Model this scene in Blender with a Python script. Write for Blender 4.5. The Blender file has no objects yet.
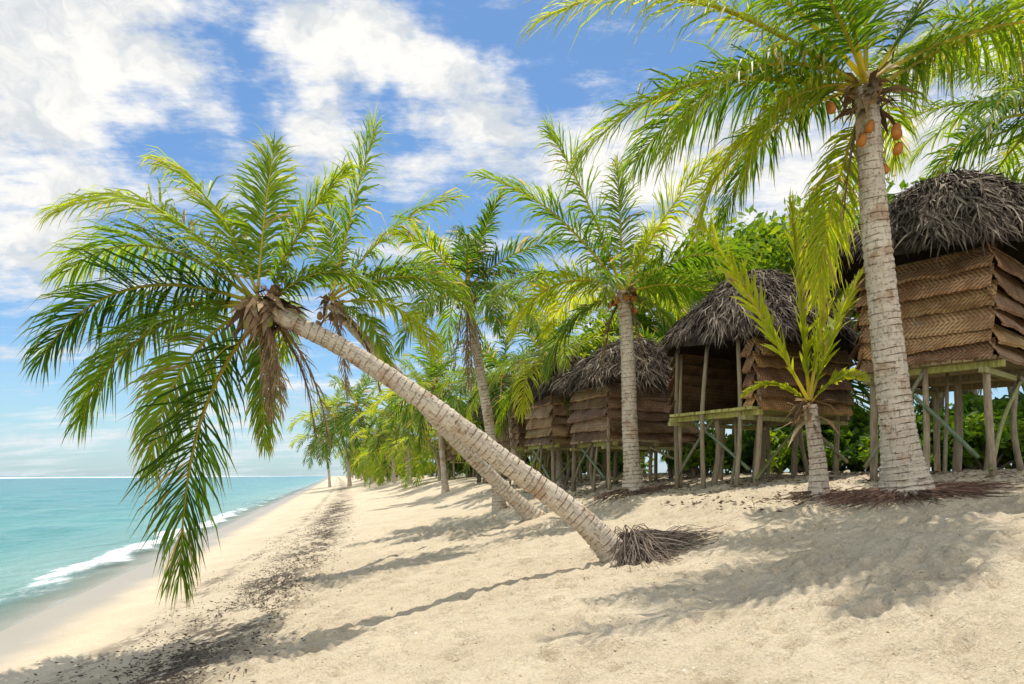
import bpy, math, random
import numpy as np
from mathutils import Vector, Matrix

rng = np.random.default_rng(7)
random.seed(7)
scene = bpy.context.scene
scene.view_settings.view_transform = 'Standard'
scene.view_settings.look = 'None'
scene.view_settings.exposure = 0
COL = scene.collection
F = 700.0
EYE = 2.0
SH = 0.255      # the shoreline runs along (-SH, 1)

def W(px, py, Y):
    return np.array([(px-512)/F*Y, Y, EYE+(476-py)/F*Y])

# ------------------------------------------------------------------ terrain height
PU = [-6000, -60, -10, 0, 2, 4.27, 5.3, 7.7, 9.5, 11, 13, 20, 9000]
PZ = [-3, -3, -0.9, 0, .2, .5, .7, 1.08, 1.62, 1.86, 2.04, 2.1, 2.1]
def smooth_gz(x, y):
    u = x + SH*y + 4.27
    return np.interp(u, PU, PZ)

def _h(ix, iy, s):
    n = (ix*374761393 + iy*668265263 + s*1442695041) & 0x7fffffff
    n = ((n ^ (n >> 13))*1274126177) & 0x7fffffff
    return ((n ^ (n >> 16)) & 0xffff)/65535.0
def vnoise(x, y, s=0):
    x = np.asarray(x, float); y = np.asarray(y, float)
    ix = np.floor(x).astype(np.int64); iy = np.floor(y).astype(np.int64)
    fx = x-ix; fy = y-iy
    fx = fx*fx*(3-2*fx); fy = fy*fy*(3-2*fy)
    a = _h(ix, iy, s); b = _h(ix+1, iy, s); c = _h(ix, iy+1, s); d = _h(ix+1, iy+1, s)
    return (a*(1-fx)+b*fx)*(1-fy)+(c*(1-fx)+d*fx)*fy

# ------------------------------------------------------------------ node helpers
class NT:
    def __init__(s, tree):
        s.t = tree; s.n = tree.nodes; s.l = tree.links
    def node(s, typ, **kw):
        n = s.n.new(typ)
        for k, v in kw.items():
            setattr(n, k, v)
        return n
    def put(s, sock, v):
        if isinstance(v, bpy.types.NodeSocket):
            s.l.new(v, sock)
        else:
            if isinstance(v, (tuple, list)) and len(v) == 3 and sock.type == 'RGBA':
                v = (*v, 1)
            sock.default_value = v
    def math(s, op, a, b=0.0, c=None, clamp=False):
        n = s.node('ShaderNodeMath', operation=op, use_clamp=clamp)
        s.put(n.inputs[0], a); s.put(n.inputs[1], b)
        if c is not None: s.put(n.inputs[2], c)
        return n.outputs[0]
    def vmath(s, op, a, b=(0, 0, 0)):
        n = s.node('ShaderNodeVectorMath', operation=op)
        s.put(n.inputs[0], a)
        if op == 'SCALE': s.put(n.inputs['Scale'], b)
        else: s.put(n.inputs[1], b)
        return n.outputs['Value'] if op in ('DOT_PRODUCT', 'DISTANCE', 'LENGTH') else n.outputs[0]
    def mix(s, f, a, b, mode='MIX'):
        n = s.node('ShaderNodeMix', data_type='RGBA', blend_type=mode)
        n.clamp_factor = True
        s.put(n.inputs[0], f); s.put(n.inputs[6], a); s.put(n.inputs[7], b)
        return n.outputs[2]
    def noise(s, vec, scale, detail=4, rough=.5, dist=0.0, out='Fac'):
        n = s.node('ShaderNodeTexNoise')
        if vec is not None: s.put(n.inputs['Vector'], vec)
        s.put(n.inputs['Scale'], scale); s.put(n.inputs['Detail'], detail)
        s.put(n.inputs['Roughness'], rough); s.put(n.inputs['Distortion'], dist)
        return n.outputs[out]
    def mapr(s, v, a, b, c=0.0, d=1.0, interp='SMOOTHSTEP'):
        n = s.node('ShaderNodeMapRange', interpolation_type=interp)
        s.put(n.inputs[0], v); s.put(n.inputs[1], a); s.put(n.inputs[2], b)
        s.put(n.inputs[3], c); s.put(n.inputs[4], d)
        return n.outputs[0]
    def mapping(s, v, scale=(1, 1, 1), rot=(0, 0, 0), loc=(0, 0, 0)):
        n = s.node('ShaderNodeMapping')
        s.put(n.inputs['Vector'], v); n.inputs['Scale'].default_value = scale
        n.inputs['Rotation'].default_value = rot; n.inputs['Location'].default_value = loc
        return n.outputs[0]
    def ramp(s, f, stops):
        n = s.node('ShaderNodeValToRGB')
        cr = n.color_ramp
        while len(cr.elements) < len(stops): cr.elements.new(0.5)
        for e, (p, c) in zip(cr.elements, stops):
            e.position = p; e.color = (*c, 1)
        s.put(n.inputs[0], f)
        return n.outputs[0]
    def bump(s, h, strength=.5, dist=.02):
        n = s.node('ShaderNodeBump')
        s.put(n.inputs['Height'], h); s.put(n.inputs['Strength'], strength); s.put(n.inputs['Distance'], dist)
        return n.outputs[0]

def new_mat(name):
    m = bpy.data.materials.new(name); m.use_nodes = True
    m.node_tree.nodes.clear()
    nt = NT(m.node_tree)
    out = nt.node('ShaderNodeOutputMaterial')
    return m, nt, out
def principled(nt, col, rough=.8, normal=None, spec=.3):
    p = nt.node('ShaderNodeBsdfPrincipled')
    nt.put(p.inputs['Base Color'], col); nt.put(p.inputs['Roughness'], rough)
    nt.put(p.inputs['Specular IOR Level'], spec)
    if normal is not None: nt.l.new(normal, p.inputs['Normal'])
    return p

# ------------------------------------------------------------------ materials
def mat_leaf(name, transl=.50, rough=.46):
    m, nt, out = new_mat(name)
    a = nt.node('ShaderNodeAttribute', attribute_name='tint').outputs['Color']
    p = principled(nt, a, rough, spec=.25)
    t = nt.node('ShaderNodeBsdfTranslucent')
    nt.put(t.inputs[0], nt.mix(1.0, a, (2.3, 2.1, .8), 'MULTIPLY'))
    mx = nt.node('ShaderNodeMixShader'); mx.inputs[0].default_value = transl
    nt.l.new(p.outputs[0], mx.inputs[1]); nt.l.new(t.outputs[0], mx.inputs[2])
    nt.l.new(mx.outputs[0], out.inputs[0])
    return m
M_LEAF = mat_leaf('palm_leaf')
M_BROAD = mat_leaf('broad_leaf', .4, .5)

def mat_tint(name, rough=.9, nscale=12, stretch=(1, 1, 1)):
    m, nt, out = new_mat(name)
    a = nt.node('ShaderNodeAttribute', attribute_name='tint').outputs['Color']
    tc = nt.node('ShaderNodeTexCoord').outputs['Object']
    n = nt.noise(nt.mapping(tc, stretch), nscale, 3, .6)
    c = nt.mix(1.0, a, nt.ramp(n, [(.3, (.5, .48, .45)), (.7, (1.0, 1.0, 1.0))]), 'MULTIPLY')
    p = principled(nt, c, rough, nt.bump(n, .5, .02), .15)
    nt.l.new(p.outputs[0], out.inputs[0])
    return m
M_DEAD = mat_tint('dry_frond', .9, 10)
M_THATCH = mat_tint('thatch', .95, 5)
M_POLE = mat_tint('rough_pole', .85, 9, (4, 4, .6))
M_NUT = mat_tint('coconut_husk', .5, 5)
M_DEBRIS = mat_tint('washed_up_debris', .9, 20)

def mat_trunk(name, base=(.55, .46, .35)):
    m, nt, out = new_mat(name)
    uv = nt.node('ShaderNodeUVMap', uv_map='UVMap').outputs[0]
    tc = nt.node('ShaderNodeTexCoord').outputs['Object']
    sep = nt.node('ShaderNodeSeparateXYZ'); nt.l.new(uv, sep.inputs[0])
    v = sep.outputs[1]
    wob = nt.noise(tc, 4, 3)
    ring = nt.math('FRACT', nt.math('ADD', v, nt.math('MULTIPLY', wob, .9)))
    line = nt.math('MULTIPLY', nt.mapr(ring, 0, .2, 1, 0), nt.mapr(nt.noise(tc, 9, 3), .38, .6, .1, 1))
    n1 = nt.noise(tc, 2.2, 5, .65)
    n2 = nt.noise(nt.mapping(uv, (18, .5, 1)), 1.0, 5, .7)
    n3 = nt.noise(tc, 26, 4, .7)
    c = nt.mix(nt.mapr(n1, .35, .68), base, tuple(x*y for x, y in zip(base, (1.25, 1.28, 1.32))))
    c = nt.mix(nt.mapr(nt.noise(tc, 4.5, 4, .6), .50, .68, 0, .7), c, (.35, .20, .10))
    c = nt.mix(nt.mapr(n2, .54, .70, 0, .6), c, (.17, .125, .085))
    c = nt.mix(nt.mapr(n3, .54, .68, 0, .8), c, (.12, .10, .08))
    c = nt.mix(nt.math('MULTIPLY', line, .65), c, (.10, .07, .05))
    h = nt.math('SUBTRACT', nt.math('MULTIPLY', n3, .9), nt.math('ADD', line, nt.mapr(n2, .5, .75, 0, .4)))
    p = principled(nt, c, .88, nt.bump(h, 1.0, .02), .2)
    nt.l.new(p.outputs[0], out.inputs[0])
    return m
M_TRUNK = mat_trunk('palm_trunk_bark')
M_BARK = mat_trunk('tree_bark', (.24, .19, .13))

def mat_weave():
    m, nt, out = new_mat('woven_palm_mat')
    uv = nt.node('ShaderNodeUVMap', uv_map='UVMap').outputs[0]
    a = nt.node('ShaderNodeAttribute', attribute_name='tint').outputs['Color']
    tc = nt.node('ShaderNodeTexCoord').outputs['Object']
    sep = nt.node('ShaderNodeSeparateXYZ'); nt.l.new(uv, sep.inputs[0])
    u, v = sep.outputs[0], sep.outputs[1]
    zig = nt.math('ABSOLUTE', nt.math('SUBTRACT', nt.math('FRACT', v), .5))
    ph = nt.math('ADD', nt.math('MULTIPLY', u, 115.0), nt.math('MULTIPLY', zig, 30.0))
    ph = nt.math('ADD', ph, nt.math('MULTIPLY', nt.noise(tc, 5, 2), 6.0))
    s1 = nt.math('SINE', ph)
    s2 = nt.math('SINE', nt.math('MULTIPLY', v, 38.0))
    st = nt.math('MULTIPLY_ADD', nt.math('ADD', s1, nt.math('MULTIPLY', s2, .5)), .33, .5)
    n = nt.noise(tc, 3, 5, .65)
    c = nt.mix(nt.mapr(st, .05, .8), nt.mix(1.0, a, (.42, .36, .31), 'MULTIPLY'), a)
    c = nt.mix(nt.mapr(n, .40, .62, 0, .8), c, nt.mix(1.0, a, (.38, .31, .27), 'MULTIPLY'))
    c = nt.mix(nt.mapr(nt.noise(nt.mapping(tc, (1, 1, 3)), 4.5, 4, .6), .56, .72, 0, .45), c, (.27, .225, .175))
    p = principled(nt, c, .75, nt.bump(st, .7, .012), .25)
    nt.l.new(p.outputs[0], out.inputs[0])
    return m
M_WEAVE = mat_weave()

def mat_sand():
    m, nt, out = new_mat('sand')
    pos = nt.node('ShaderNodeNewGeometry').outputs['Position']
    sep = nt.node('ShaderNodeSeparateXYZ'); nt.l.new(pos, sep.inputs[0])
    u = nt.math('ADD', nt.vmath('DOT_PRODUCT', pos, (1, SH, 0)), 4.27)
    uw = nt.math('ADD', u, nt.math('MULTIPLY', nt.math('SUBTRACT', nt.noise(pos, .55, 3), .5), 1.1))
    n1 = nt.noise(pos, 1.4, 5, .6)
    fine = nt.noise(pos, 48, 4, .75)
    med = nt.noise(pos, 9, 5, .65)
    c = nt.mix(nt.mapr(n1, .3, .7), (.57, .465, .315), (.67, .56, .39))
    c = nt.mix(nt.mapr(med, .5, .7, 0, .35), c, (.47, .365, .235))
    c = nt.mix(nt.mapr(fine, .52, .72, 0, .65), c, (.29, .225, .15))
    c = nt.mix(nt.mapr(fine, .48, .30, 0, .5), c, (.84, .77, .63))
    c = nt.mix(nt.mapr(uw, 3.0, 1.9, 0, .35), c, (.44, .365, .265))
    wet = nt.mapr(uw, 1.4, .5, 0, 1)
    c = nt.mix(nt.math('MULTIPLY', wet, .85), c, (.33, .285, .215))
    uc = nt.math('SUBTRACT', nt.math('SUBTRACT', uw, nt.math('MULTIPLY', nt.math('LOGARITHM', nt.math('MAXIMUM', sep.outputs[1], 3.0), math.e), .95)), 1.2)
    band = nt.math('MAXIMUM', nt.mapr(nt.math('ABSOLUTE', uc), .9, .15), nt.mapr(nt.math('ABSOLUTE', nt.math('ADD', uc, 1.1)), .30, .05, 0, .65))
    lit = nt.noise(nt.mapping(pos, (1, .5, 1), (0, 0, -.25)), 9.5, 7, .78)
    thr = nt.mapr(nt.noise(pos, 1.1, 4), .35, .65, .55, .40)
    dm = nt.math('MULTIPLY', band, nt.mapr(nt.math('SUBTRACT', lit, thr), 0, .06))
    c = nt.mix(nt.math('MULTIPLY', dm, .88), c, (.075, .058, .043))
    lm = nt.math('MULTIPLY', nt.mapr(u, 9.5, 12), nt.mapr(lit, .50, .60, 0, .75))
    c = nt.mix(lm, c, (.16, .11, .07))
    c = nt.mix(nt.mapr(u, 13, 16), c, (.07, .10, .03))
    h = nt.math('ADD', nt.math('MULTIPLY', med, 1.0), nt.math('MULTIPLY', fine, .5))
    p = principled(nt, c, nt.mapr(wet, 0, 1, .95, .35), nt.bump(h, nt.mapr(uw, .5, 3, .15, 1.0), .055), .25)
    nt.l.new(p.outputs[0], out.inputs[0])
    return m

def mat_sea():
    m, nt, out = new_mat('sea_water')
    pos = nt.node('ShaderNodeNewGeometry').outputs['Position']
    sep = nt.node('ShaderNodeSeparateXYZ'); nt.l.new(pos, sep.inputs[0])
    u = nt.math('ADD', nt.vmath('DOT_PRODUCT', pos, (1, SH, 0)), 4.27)
    rot = nt.mapping(pos, (1.0, .28, 1), (0, 0, math.atan(SH)))
    uw = nt.math('ADD', u, nt.math('MULTIPLY', nt.math('SUBTRACT', nt.noise(pos, .35, 3), .5), 1.6))
    d = nt.math('MULTIPLY', uw, -1.0)
    lg = nt.math('LOGARITHM', nt.math('MAXIMUM', nt.math('ADD', d, 1.5), .6), 10.0)
    c = nt.ramp(nt.mapr(lg, 0, 2.8, 0, 1, 'LINEAR'), [
        (0.0, (.46, .46, .34)), (.14, (.27, .40, .32)), (.30, (.12, .33, .29)), (.55, (.045, .24, .235)), (1.0, (.012, .14, .165))])
    patch = nt.noise(rot, .14, 5)
    c = nt.mix(nt.mapr(patch, .42, .62, 0, .55), c, nt.mix(1.0, c, (.5, .75, .8), 'MULTIPLY'))
    fn = nt.noise(rot, 2.6, 7, .75, .3)
    w1 = nt.math('MULTIPLY', nt.mapr(uw, -1.9, -1.15), nt.mapr(uw, -.4, -.95))
    w1 = nt.math('MULTIPLY', w1, nt.mapr(sep.outputs[1], 10, 16, .3, 1))
    w1 = nt.math('MULTIPLY', w1, nt.mapr(sep.outputs[1], 28, 48, 1, .45))
    f1 = nt.mapr(nt.math('ADD', fn, nt.math('MULTIPLY', w1, .34)), .60, .86, 0, .95)
    edge = nt.math('MULTIPLY', nt.mapr(uw, -.22, -.05), nt.mapr(uw, .25, .05))
    f1 = nt.math('MAXIMUM', f1, nt.math('MULTIPLY', edge, .35))
    rf = nt.math('MULTIPLY', nt.mapr(u, -240, -270), nt.mapr(u, -480, -420))
    f2 = nt.math('MULTIPLY', rf, nt.mapr(nt.noise(nt.mapping(pos, (.3, 1, 1)), .02, 4), .36, .48))
    foam = nt.math('MAXIMUM', nt.math('MULTIPLY', f1, nt.mapr(d, -1, 30, 1, .0)), nt.math('MULTIPLY', f2, .95))
    c = nt.mix(foam, c, (.85, .88, .88))
    wv = nt.noise(rot, 3.0, 5, .6, .5)
    wv2 = nt.noise(rot, .45, 4, .6, .3)
    h = nt.math('ADD', nt.math('MULTIPLY', wv, 1.0), nt.math('MULTIPLY', wv2, 2.6))
    p = principled(nt, c, nt.mapr(foam, 0, 1, .15, .8), nt.bump(h, 1.0, .32), .25)
    tr = nt.node('ShaderNodeBsdfTransparent')
    mx = nt.node('ShaderNodeMixShader')
    nt.put(mx.inputs[0], nt.math('MAXIMUM', nt.mapr(d, -.2, 1.6, .12, 1), foam))
    nt.l.new(tr.outputs[0], mx.inputs[1]); nt.l.new(p.outputs[0], mx.inputs[2])
    nt.l.new(mx.outputs[0], out.inputs[0])
    return m

# ------------------------------------------------------------------ mesh builder
class MB:
    def __init__(s):
        s.v = []; s.f = []; s.c = []; s.uv = []; s.n = 0
    def add(s, verts, faces, tint=(1, 1, 1), uv=None):
        verts = np.asarray(verts, float).reshape(-1, 3)
        k = len(verts)
        s.v.append(verts)
        off = s.n
        for fa in faces:
            fa = np.asarray(fa)
            if len(fa): s.f.extend((fa+off).tolist())
        t = np.asarray(tint, float)
        if t.ndim == 1: t = np.tile(t, (k, 1))
        s.c.append(t)
        s.uv.append(np.zeros((k, 2)) if uv is None else np.asarray(uv, float))
        s.n += k
    def mesh(s, name, mat, origin=(0, 0, 0), smooth=False):
        me = bpy.data.meshes.new(name)
        V = np.concatenate(s.v)-np.asarray(origin, float)
        me.from_pydata(V.tolist(), [], s.f)
        C = np.concatenate(s.c)
        ca = me.color_attributes.new('tint', 'FLOAT_COLOR', 'POINT')
        ca.data.foreach_set('color', np.concatenate([C, np.ones((len(C), 1))], 1).astype(np.float32).ravel())
        uvl = me.uv_layers.new(name='UVMap')
        li = np.zeros(len(me.loops), dtype=np.int32); me.loops.foreach_get('vertex_index', li)
        uvl.data.foreach_set('uv', np.concatenate(s.uv)[li].astype(np.float32).ravel())
        me.materials.append(mat)
        if smooth: me.polygons.foreach_set('use_smooth', [True]*len(me.polygons))
        me.update()
        return me

def thing(name, label, cat, loc, group=None, rot=0.0):
    o = bpy.data.objects.new(name, None)
    o.empty_display_size = .2
    o.location = tuple(float(q) for q in loc); o.rotation_euler = (0, 0, rot)
    o['label'] = label; o['category'] = cat
    if group: o['group'] = group
    COL.objects.link(o)
    return o
def part(name, mesh, parent):
    o = bpy.data.objects.new(name, mesh)
    o.parent = parent
    COL.objects.link(o)
    return o
def copy_thing(src, kids, loc, rot, sc, label=None):
    o = src.copy(); o.location = tuple(float(q) for q in loc); o.rotation_euler = (0, 0, rot); o.scale = (sc,)*3
    if label: o['label'] = label
    COL.objects.link(o)
    for k in kids:
        c = k.copy(); c.parent = o
        COL.objects.link(c)
    return o

def nrm(v):
    v = np.asarray(v, float)
    return v/np.maximum(np.linalg.norm(v, axis=-1, keepdims=True), 1e-9)

def spline(pts, n):
    pts = np.asarray(pts, float)
    P = np.vstack([2*pts[0]-pts[1], pts, 2*pts[-1]-pts[-2]])
    segs = len(pts)-1
    out = []
    for t in np.linspace(0, segs-1e-6, n):
        i = int(t); f = t-i
        a, b, c, d = P[i], P[i+1], P[i+2], P[i+3]
        out.append(.5*((2*b)+(-a+c)*f+(2*a-5*b+4*c-d)*f*f+(-a+3*b-3*c+d)*f**3))
    return np.array(out)

def tube(mb, path, radii, sides=8, tint=(1, 1, 1), cap=True, vlen=1.0, wob=0.0):
    path = np.asarray(path, float); n = len(path)
    radii = np.broadcast_to(radii, (n,)) if np.ndim(radii) else np.full(n, radii)
    T = nrm(np.gradient(path, axis=0))
    ref = np.array([0, 1.0, 0]) if abs(T[0][1]) < .8 else np.array([1.0, 0, 0])
    A = nrm(np.cross(T, ref)); B = np.cross(T, A)
    ang = np.linspace(0, 2*np.pi, sides, endpoint=False)
    ca, sa = np.cos(ang), np.sin(ang)
    rr = radii[:, None]*(1+wob*rng.normal(size=(n, sides)))
    V = path[:, None, :]+rr[:, :, None]*(A[:, None, :]*ca[None, :, None]+B[:, None, :]*sa[None, :, None])
    i = np.arange(n-1)[:, None]*sides; j = np.arange(sides)[None, :]; j2 = (j+1) % sides
    Fq = np.stack([i+j, i+j2, i+sides+j2, i+sides+j], -1).reshape(-1, 4)
    L = np.concatenate([[0], np.cumsum(np.linalg.norm(np.diff(path, axis=0), axis=1))])
    uu = np.minimum(ang, 2*np.pi-ang)/np.pi
    uv = np.stack([np.tile(uu, n), np.repeat(L/vlen, sides)], -1)
    mb.add(V.reshape(-1, 3), [Fq], tint, uv)
    if cap:
        mb.f.append([mb.n-sides+k for k in range(sides)])
        mb.f.append([mb.n-n*sides+k for k in reversed(range(sides))])

# ------------------------------------------------------------------ palms
G_DARK = np.array([.026, .070, .010]); G_MID = np.array([.125, .225, .016]); G_YEL = np.array([.37, .41, .028])
BROWN = np.array([.24, .15, .08]); TAN = np.array([.42, .30, .16])

def frond(mb, start, d0, L, g, n=62, wd=.032, lmax=.75, hue=.4, hang=.55, dead=False, rr=.022, segs=3, ang=(64, 48, 15)):
    steps = 22
    p = np.array(start, float); d = nrm(np.array(d0, float))
    P = [p.copy()]; D = [d.copy()]
    ds = L/steps
    sidew = rng.normal()*.10
    for i in range(steps):
        t = i/steps
        sd = np.cross(d, [0, 0, 1.])
        d = nrm(d+np.array([0, 0, -1.])*g*(.35+1.3*t)/steps + sd*sidew/steps)
        p = p+d*ds
        P.append(p.copy()); D.append(d.copy())
    P = np.array(P); D = np.array(D)
    up = np.array([0, 0, 1.0])
    S = np.cross(D, up)
    bad = np.linalg.norm(S, axis=1) < .15
    if bad.any():
        h = np.array([d0[0], d0[1], 0.]) 
        if np.linalg.norm(h) < .05: h = np.array([1., 0, 0])
        S[bad] = np.cross(nrm(h), up)
    S = nrm(S)
    for i in range(1, len(S)):
        if S[i] @ S[i-1] < 0: S[i] = -S[i]
    tw = rng.normal()*.35+np.linspace(0, rng.normal()*.5, len(S))
    N = nrm(np.cross(S, D)); 
    S2 = S*np.cos(tw)[:, None]+N*np.sin(tw)[:, None]
    N = nrm(np.cross(S2, D)); S = S2
    if np.mean(N[:, 2]) < 0: N = -N
    rach = (np.array([.42, .38, .06]) if not dead else BROWN)*(.8+.4*rng.random())
    tube(mb, P, np.linspace(rr, rr*.18, len(P)), 5, rach, cap=False)
    T0 = np.linspace(.12, .995, n)
    for side in (-1, 1):
        t = T0+rng.normal(size=n)*.004
        t = np.clip(t, .05, 1)
        keep = rng.random(n) < (.55 if dead else .95)
        if not dead and rng.random() < .5:      # wind-torn gap
            g0 = rng.uniform(.3, .9); keep &= ~((t > g0) & (t < g0+rng.uniform(.02, .06)))
        t = t[keep]; m = len(t)
        x = t*steps; i = np.minimum(x.astype(int), steps-1); f = (x-i)[:, None]
        b = P[i]*(1-f)+P[i+1]*f
        dd = nrm(D[i]*(1-f)+D[i+1]*f); ss = S[i]; nn = N[i]
        ln = lmax*np.interp(t, [.1, .2, .4, .7, .9, 1], [.5, .8, 1, .9, .66, .46])*(.78+.42*rng.random(m))
        a = np.radians(np.interp(t, [.1, .5, 1], ang)+rng.normal(size=m)*7)
        lift = .10+rng.normal(size=m)*.18
        ld = nrm(dd*np.cos(a)[:, None]+ss*side*np.sin(a)[:, None]+nn*lift[:, None])
        wv = nrm(np.cross(ld, nn)+nn*rng.normal(size=(m, 1))*.5)
        hg = hang*(.5+1.0*rng.random(m))
        if dead: hg = hg*1.5
        pts = [b]; cur = b; dirk = ld
        for k in range(segs):
            cur = cur+dirk*(ln/segs)[:, None]
            pts.append(cur)
            dirk = nrm(dirk+np.array([0, 0, -1.])*(hg*(.55+.5*k))[:, None]+rng.normal(size=(m, 3))*.07)
        ws = [.6, 1.0, .75, 0] if segs == 3 else [.6, 1.0, 0]
        w = wd*(.75+.5*rng.random(m))*np.interp(t, [0, .5, 1], [.9, 1, .6])
        hh = np.clip(hue+rng.normal(size=m)*.13+(t-.5)*.25, 0, 1)[:, None]
        if dead:
            col = BROWN*(1-hh)+TAN*hh
        else:
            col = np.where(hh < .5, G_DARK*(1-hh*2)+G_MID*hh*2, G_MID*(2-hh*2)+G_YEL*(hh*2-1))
            br = rng.random(m) < .03
            col[br] = TAN
        V = []; C = []
        for k in range(segs):
            V += [pts[k]-wv*(w*ws[k]*.5)[:, None], pts[k]+wv*(w*ws[k]*.5)[:, None]]
            C += [col, col]
        V.append(pts[segs]); C.append(col*.5+TAN*.5 if not dead else col)
        nv = 2*segs+1
        V = np.stack(V, 1).reshape(-1, 3); C = np.stack(C, 1).reshape(-1, 3)
        o = np.arange(m)[:, None]*nv
        q = [o+np.array([[2*k, 2*k+1, 2*k+3, 2*k+2]]) for k in range(segs-1)]
        tr = o+np.array([[2*segs-2, 2*segs-1, 2*segs]])
        mb.add(V, [np.concatenate(q), tr], C)

def husk(mb, c, r, n=26, axis=(0, 0, 1)):
    ax = nrm(np.array(axis, float))
    for k in range(n):
        az = rng.random()*6.28
        a = nrm(np.cross(ax, [.3, .9, .2])); b = np.cross(ax, a)
        rad = a*math.cos(az)+b*math.sin(az)
        s = c+rad*r*.7+ax*rng.uniform(-.25, .12)
        l = rng.uniform(.15, .42)
        d = nrm(rad*.6+ax*rng.uniform(-.6, .8)+np.array([0, 0, -.3]))
        w = rng.uniform(.012, .04)
        sd = nrm(np.cross(d, rad+.01))*w
        e = s+d*l+np.array([0, 0, -l*.3])
        m = s+d*l*.5
        col = (BROWN if rng.random() < .6 else TAN)*rng.uniform(.6, 1.3)
        mb.add([s-sd, s+sd, m+sd*1.2, m-sd*1.2, e], [np.array([[0, 1, 2, 3]]), np.array([[3, 2, 4]])], col)

def nut_mesh(col):
    mb = MB(); nu, nv = 12, 9
    V = []; C = []
    for i in range(nv):
        th = math.pi*i/(nv-1)
        for j in range(nu):
            ph = 2*math.pi*j/nu
            r = .048*math.sin(th)*(1+.07*math.cos(3*ph))
            V.append((r*math.cos(ph), r*math.sin(ph), .072*math.cos(th)-.02*math.sin(th)**2))
            C.append(np.array(col)*(1 if i > 1 else .55))
    Fq = [[i*nu+j, i*nu+(j+1) % nu, (i+1)*nu+(j+1) % nu, (i+1)*nu+j] for i in range(nv-1) for j in range(nu)]
    mb.add(V, [np.array(Fq)], np.array(C))
    return mb.mesh('coconut', M_NUT, smooth=True)
NUT_O = nut_mesh((.52, .19, .04)); NUT_G = nut_mesh((.22, .26, .03)); NUT_B = nut_mesh((.26, .15, .06))

def trunk_mesh(path, r0, r1, base, ringsp=.075, flare=1.55, flen=.35, sides=20):
    L = np.linalg.norm(np.diff(path, axis=0), axis=1).sum()
    n = max(8, int(L/ringsp)*3)
    P = spline(path, n)
    s = np.concatenate([[0], np.cumsum(np.linalg.norm(np.diff(P, axis=0), axis=1))])
    R = r0+(r1-r0)*(s/s[-1])**.8
    R = R*(1+(flare-1)*np.exp(-(s/flen)**1.5))
    prof = np.array([1.03, 1.0, .98])
    R = R*prof[np.arange(n) % 3]*(1+.018*rng.normal(size=n))
    mb = MB(); tube(mb, P, R, sides, (1, 1, 1), True, ringsp, .014)
    return mb.mesh('palm_trunk', M_TRUNK, base, smooth=True)

def roots_mesh(base, r, n, spread, h, dirbias=(0, 0), up=0.0, col=(.15, .10, .07), rad=.009):
    mb = MB()
    for k in range(n):
        az = rng.random()*6.283
        dx, dy = math.cos(az)+dirbias[0], math.sin(az)+dirbias[1]
        l = spread*rng.uniform(.35, 1.0)
        s = base+np.array([math.cos(az)*r*.75, math.sin(az)*r*.75, rng.uniform(-.02, h)+up])
        pts = [s]
        for q in (.33, .66, 1.0):
            x = s[0]+dx*l*q+rng.normal()*.05; y = s[1]+dy*l*q+rng.normal()*.05
            gz = float(smooth_gz(x, y))+.01+rng.random()*.035
            z = s[2]*(1-q)**1.4+gz*(1-(1-q)**1.4)
            pts.append(np.array([x, y, max(z, gz)+rng.random()*.02]))
        c = np.array(col)*rng.uniform(.5, 1.7)
        tube(mb, spline(pts, 9), np.linspace(rad*rng.uniform(.7, 1.4), rad*.35, 9), 4, c, cap=False)
    return mb.mesh('root_mass', M_DEAD, base)

def auto_fronds(n, L, droop=1.0, elmin=-25, elmax=82, phase=0.0, axis=None):
    out = []
    for k in range(n):
        t = (k+.5)/n
        az = phase+k*2.39996
        el = math.radians(elmax+(elmin-elmax)*t**.9+rng.normal()*5)
        d = np.array([math.cos(az)*math.cos(el), math.sin(az)*math.cos(el), math.sin(el)])
        out.append((d, L*rng.uniform(.85, 1.08)*(0.8+.2*min(1, t*3)), droop*(.9+1.5*t)*rng.uniform(.8, 1.2)))
    return out

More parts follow.
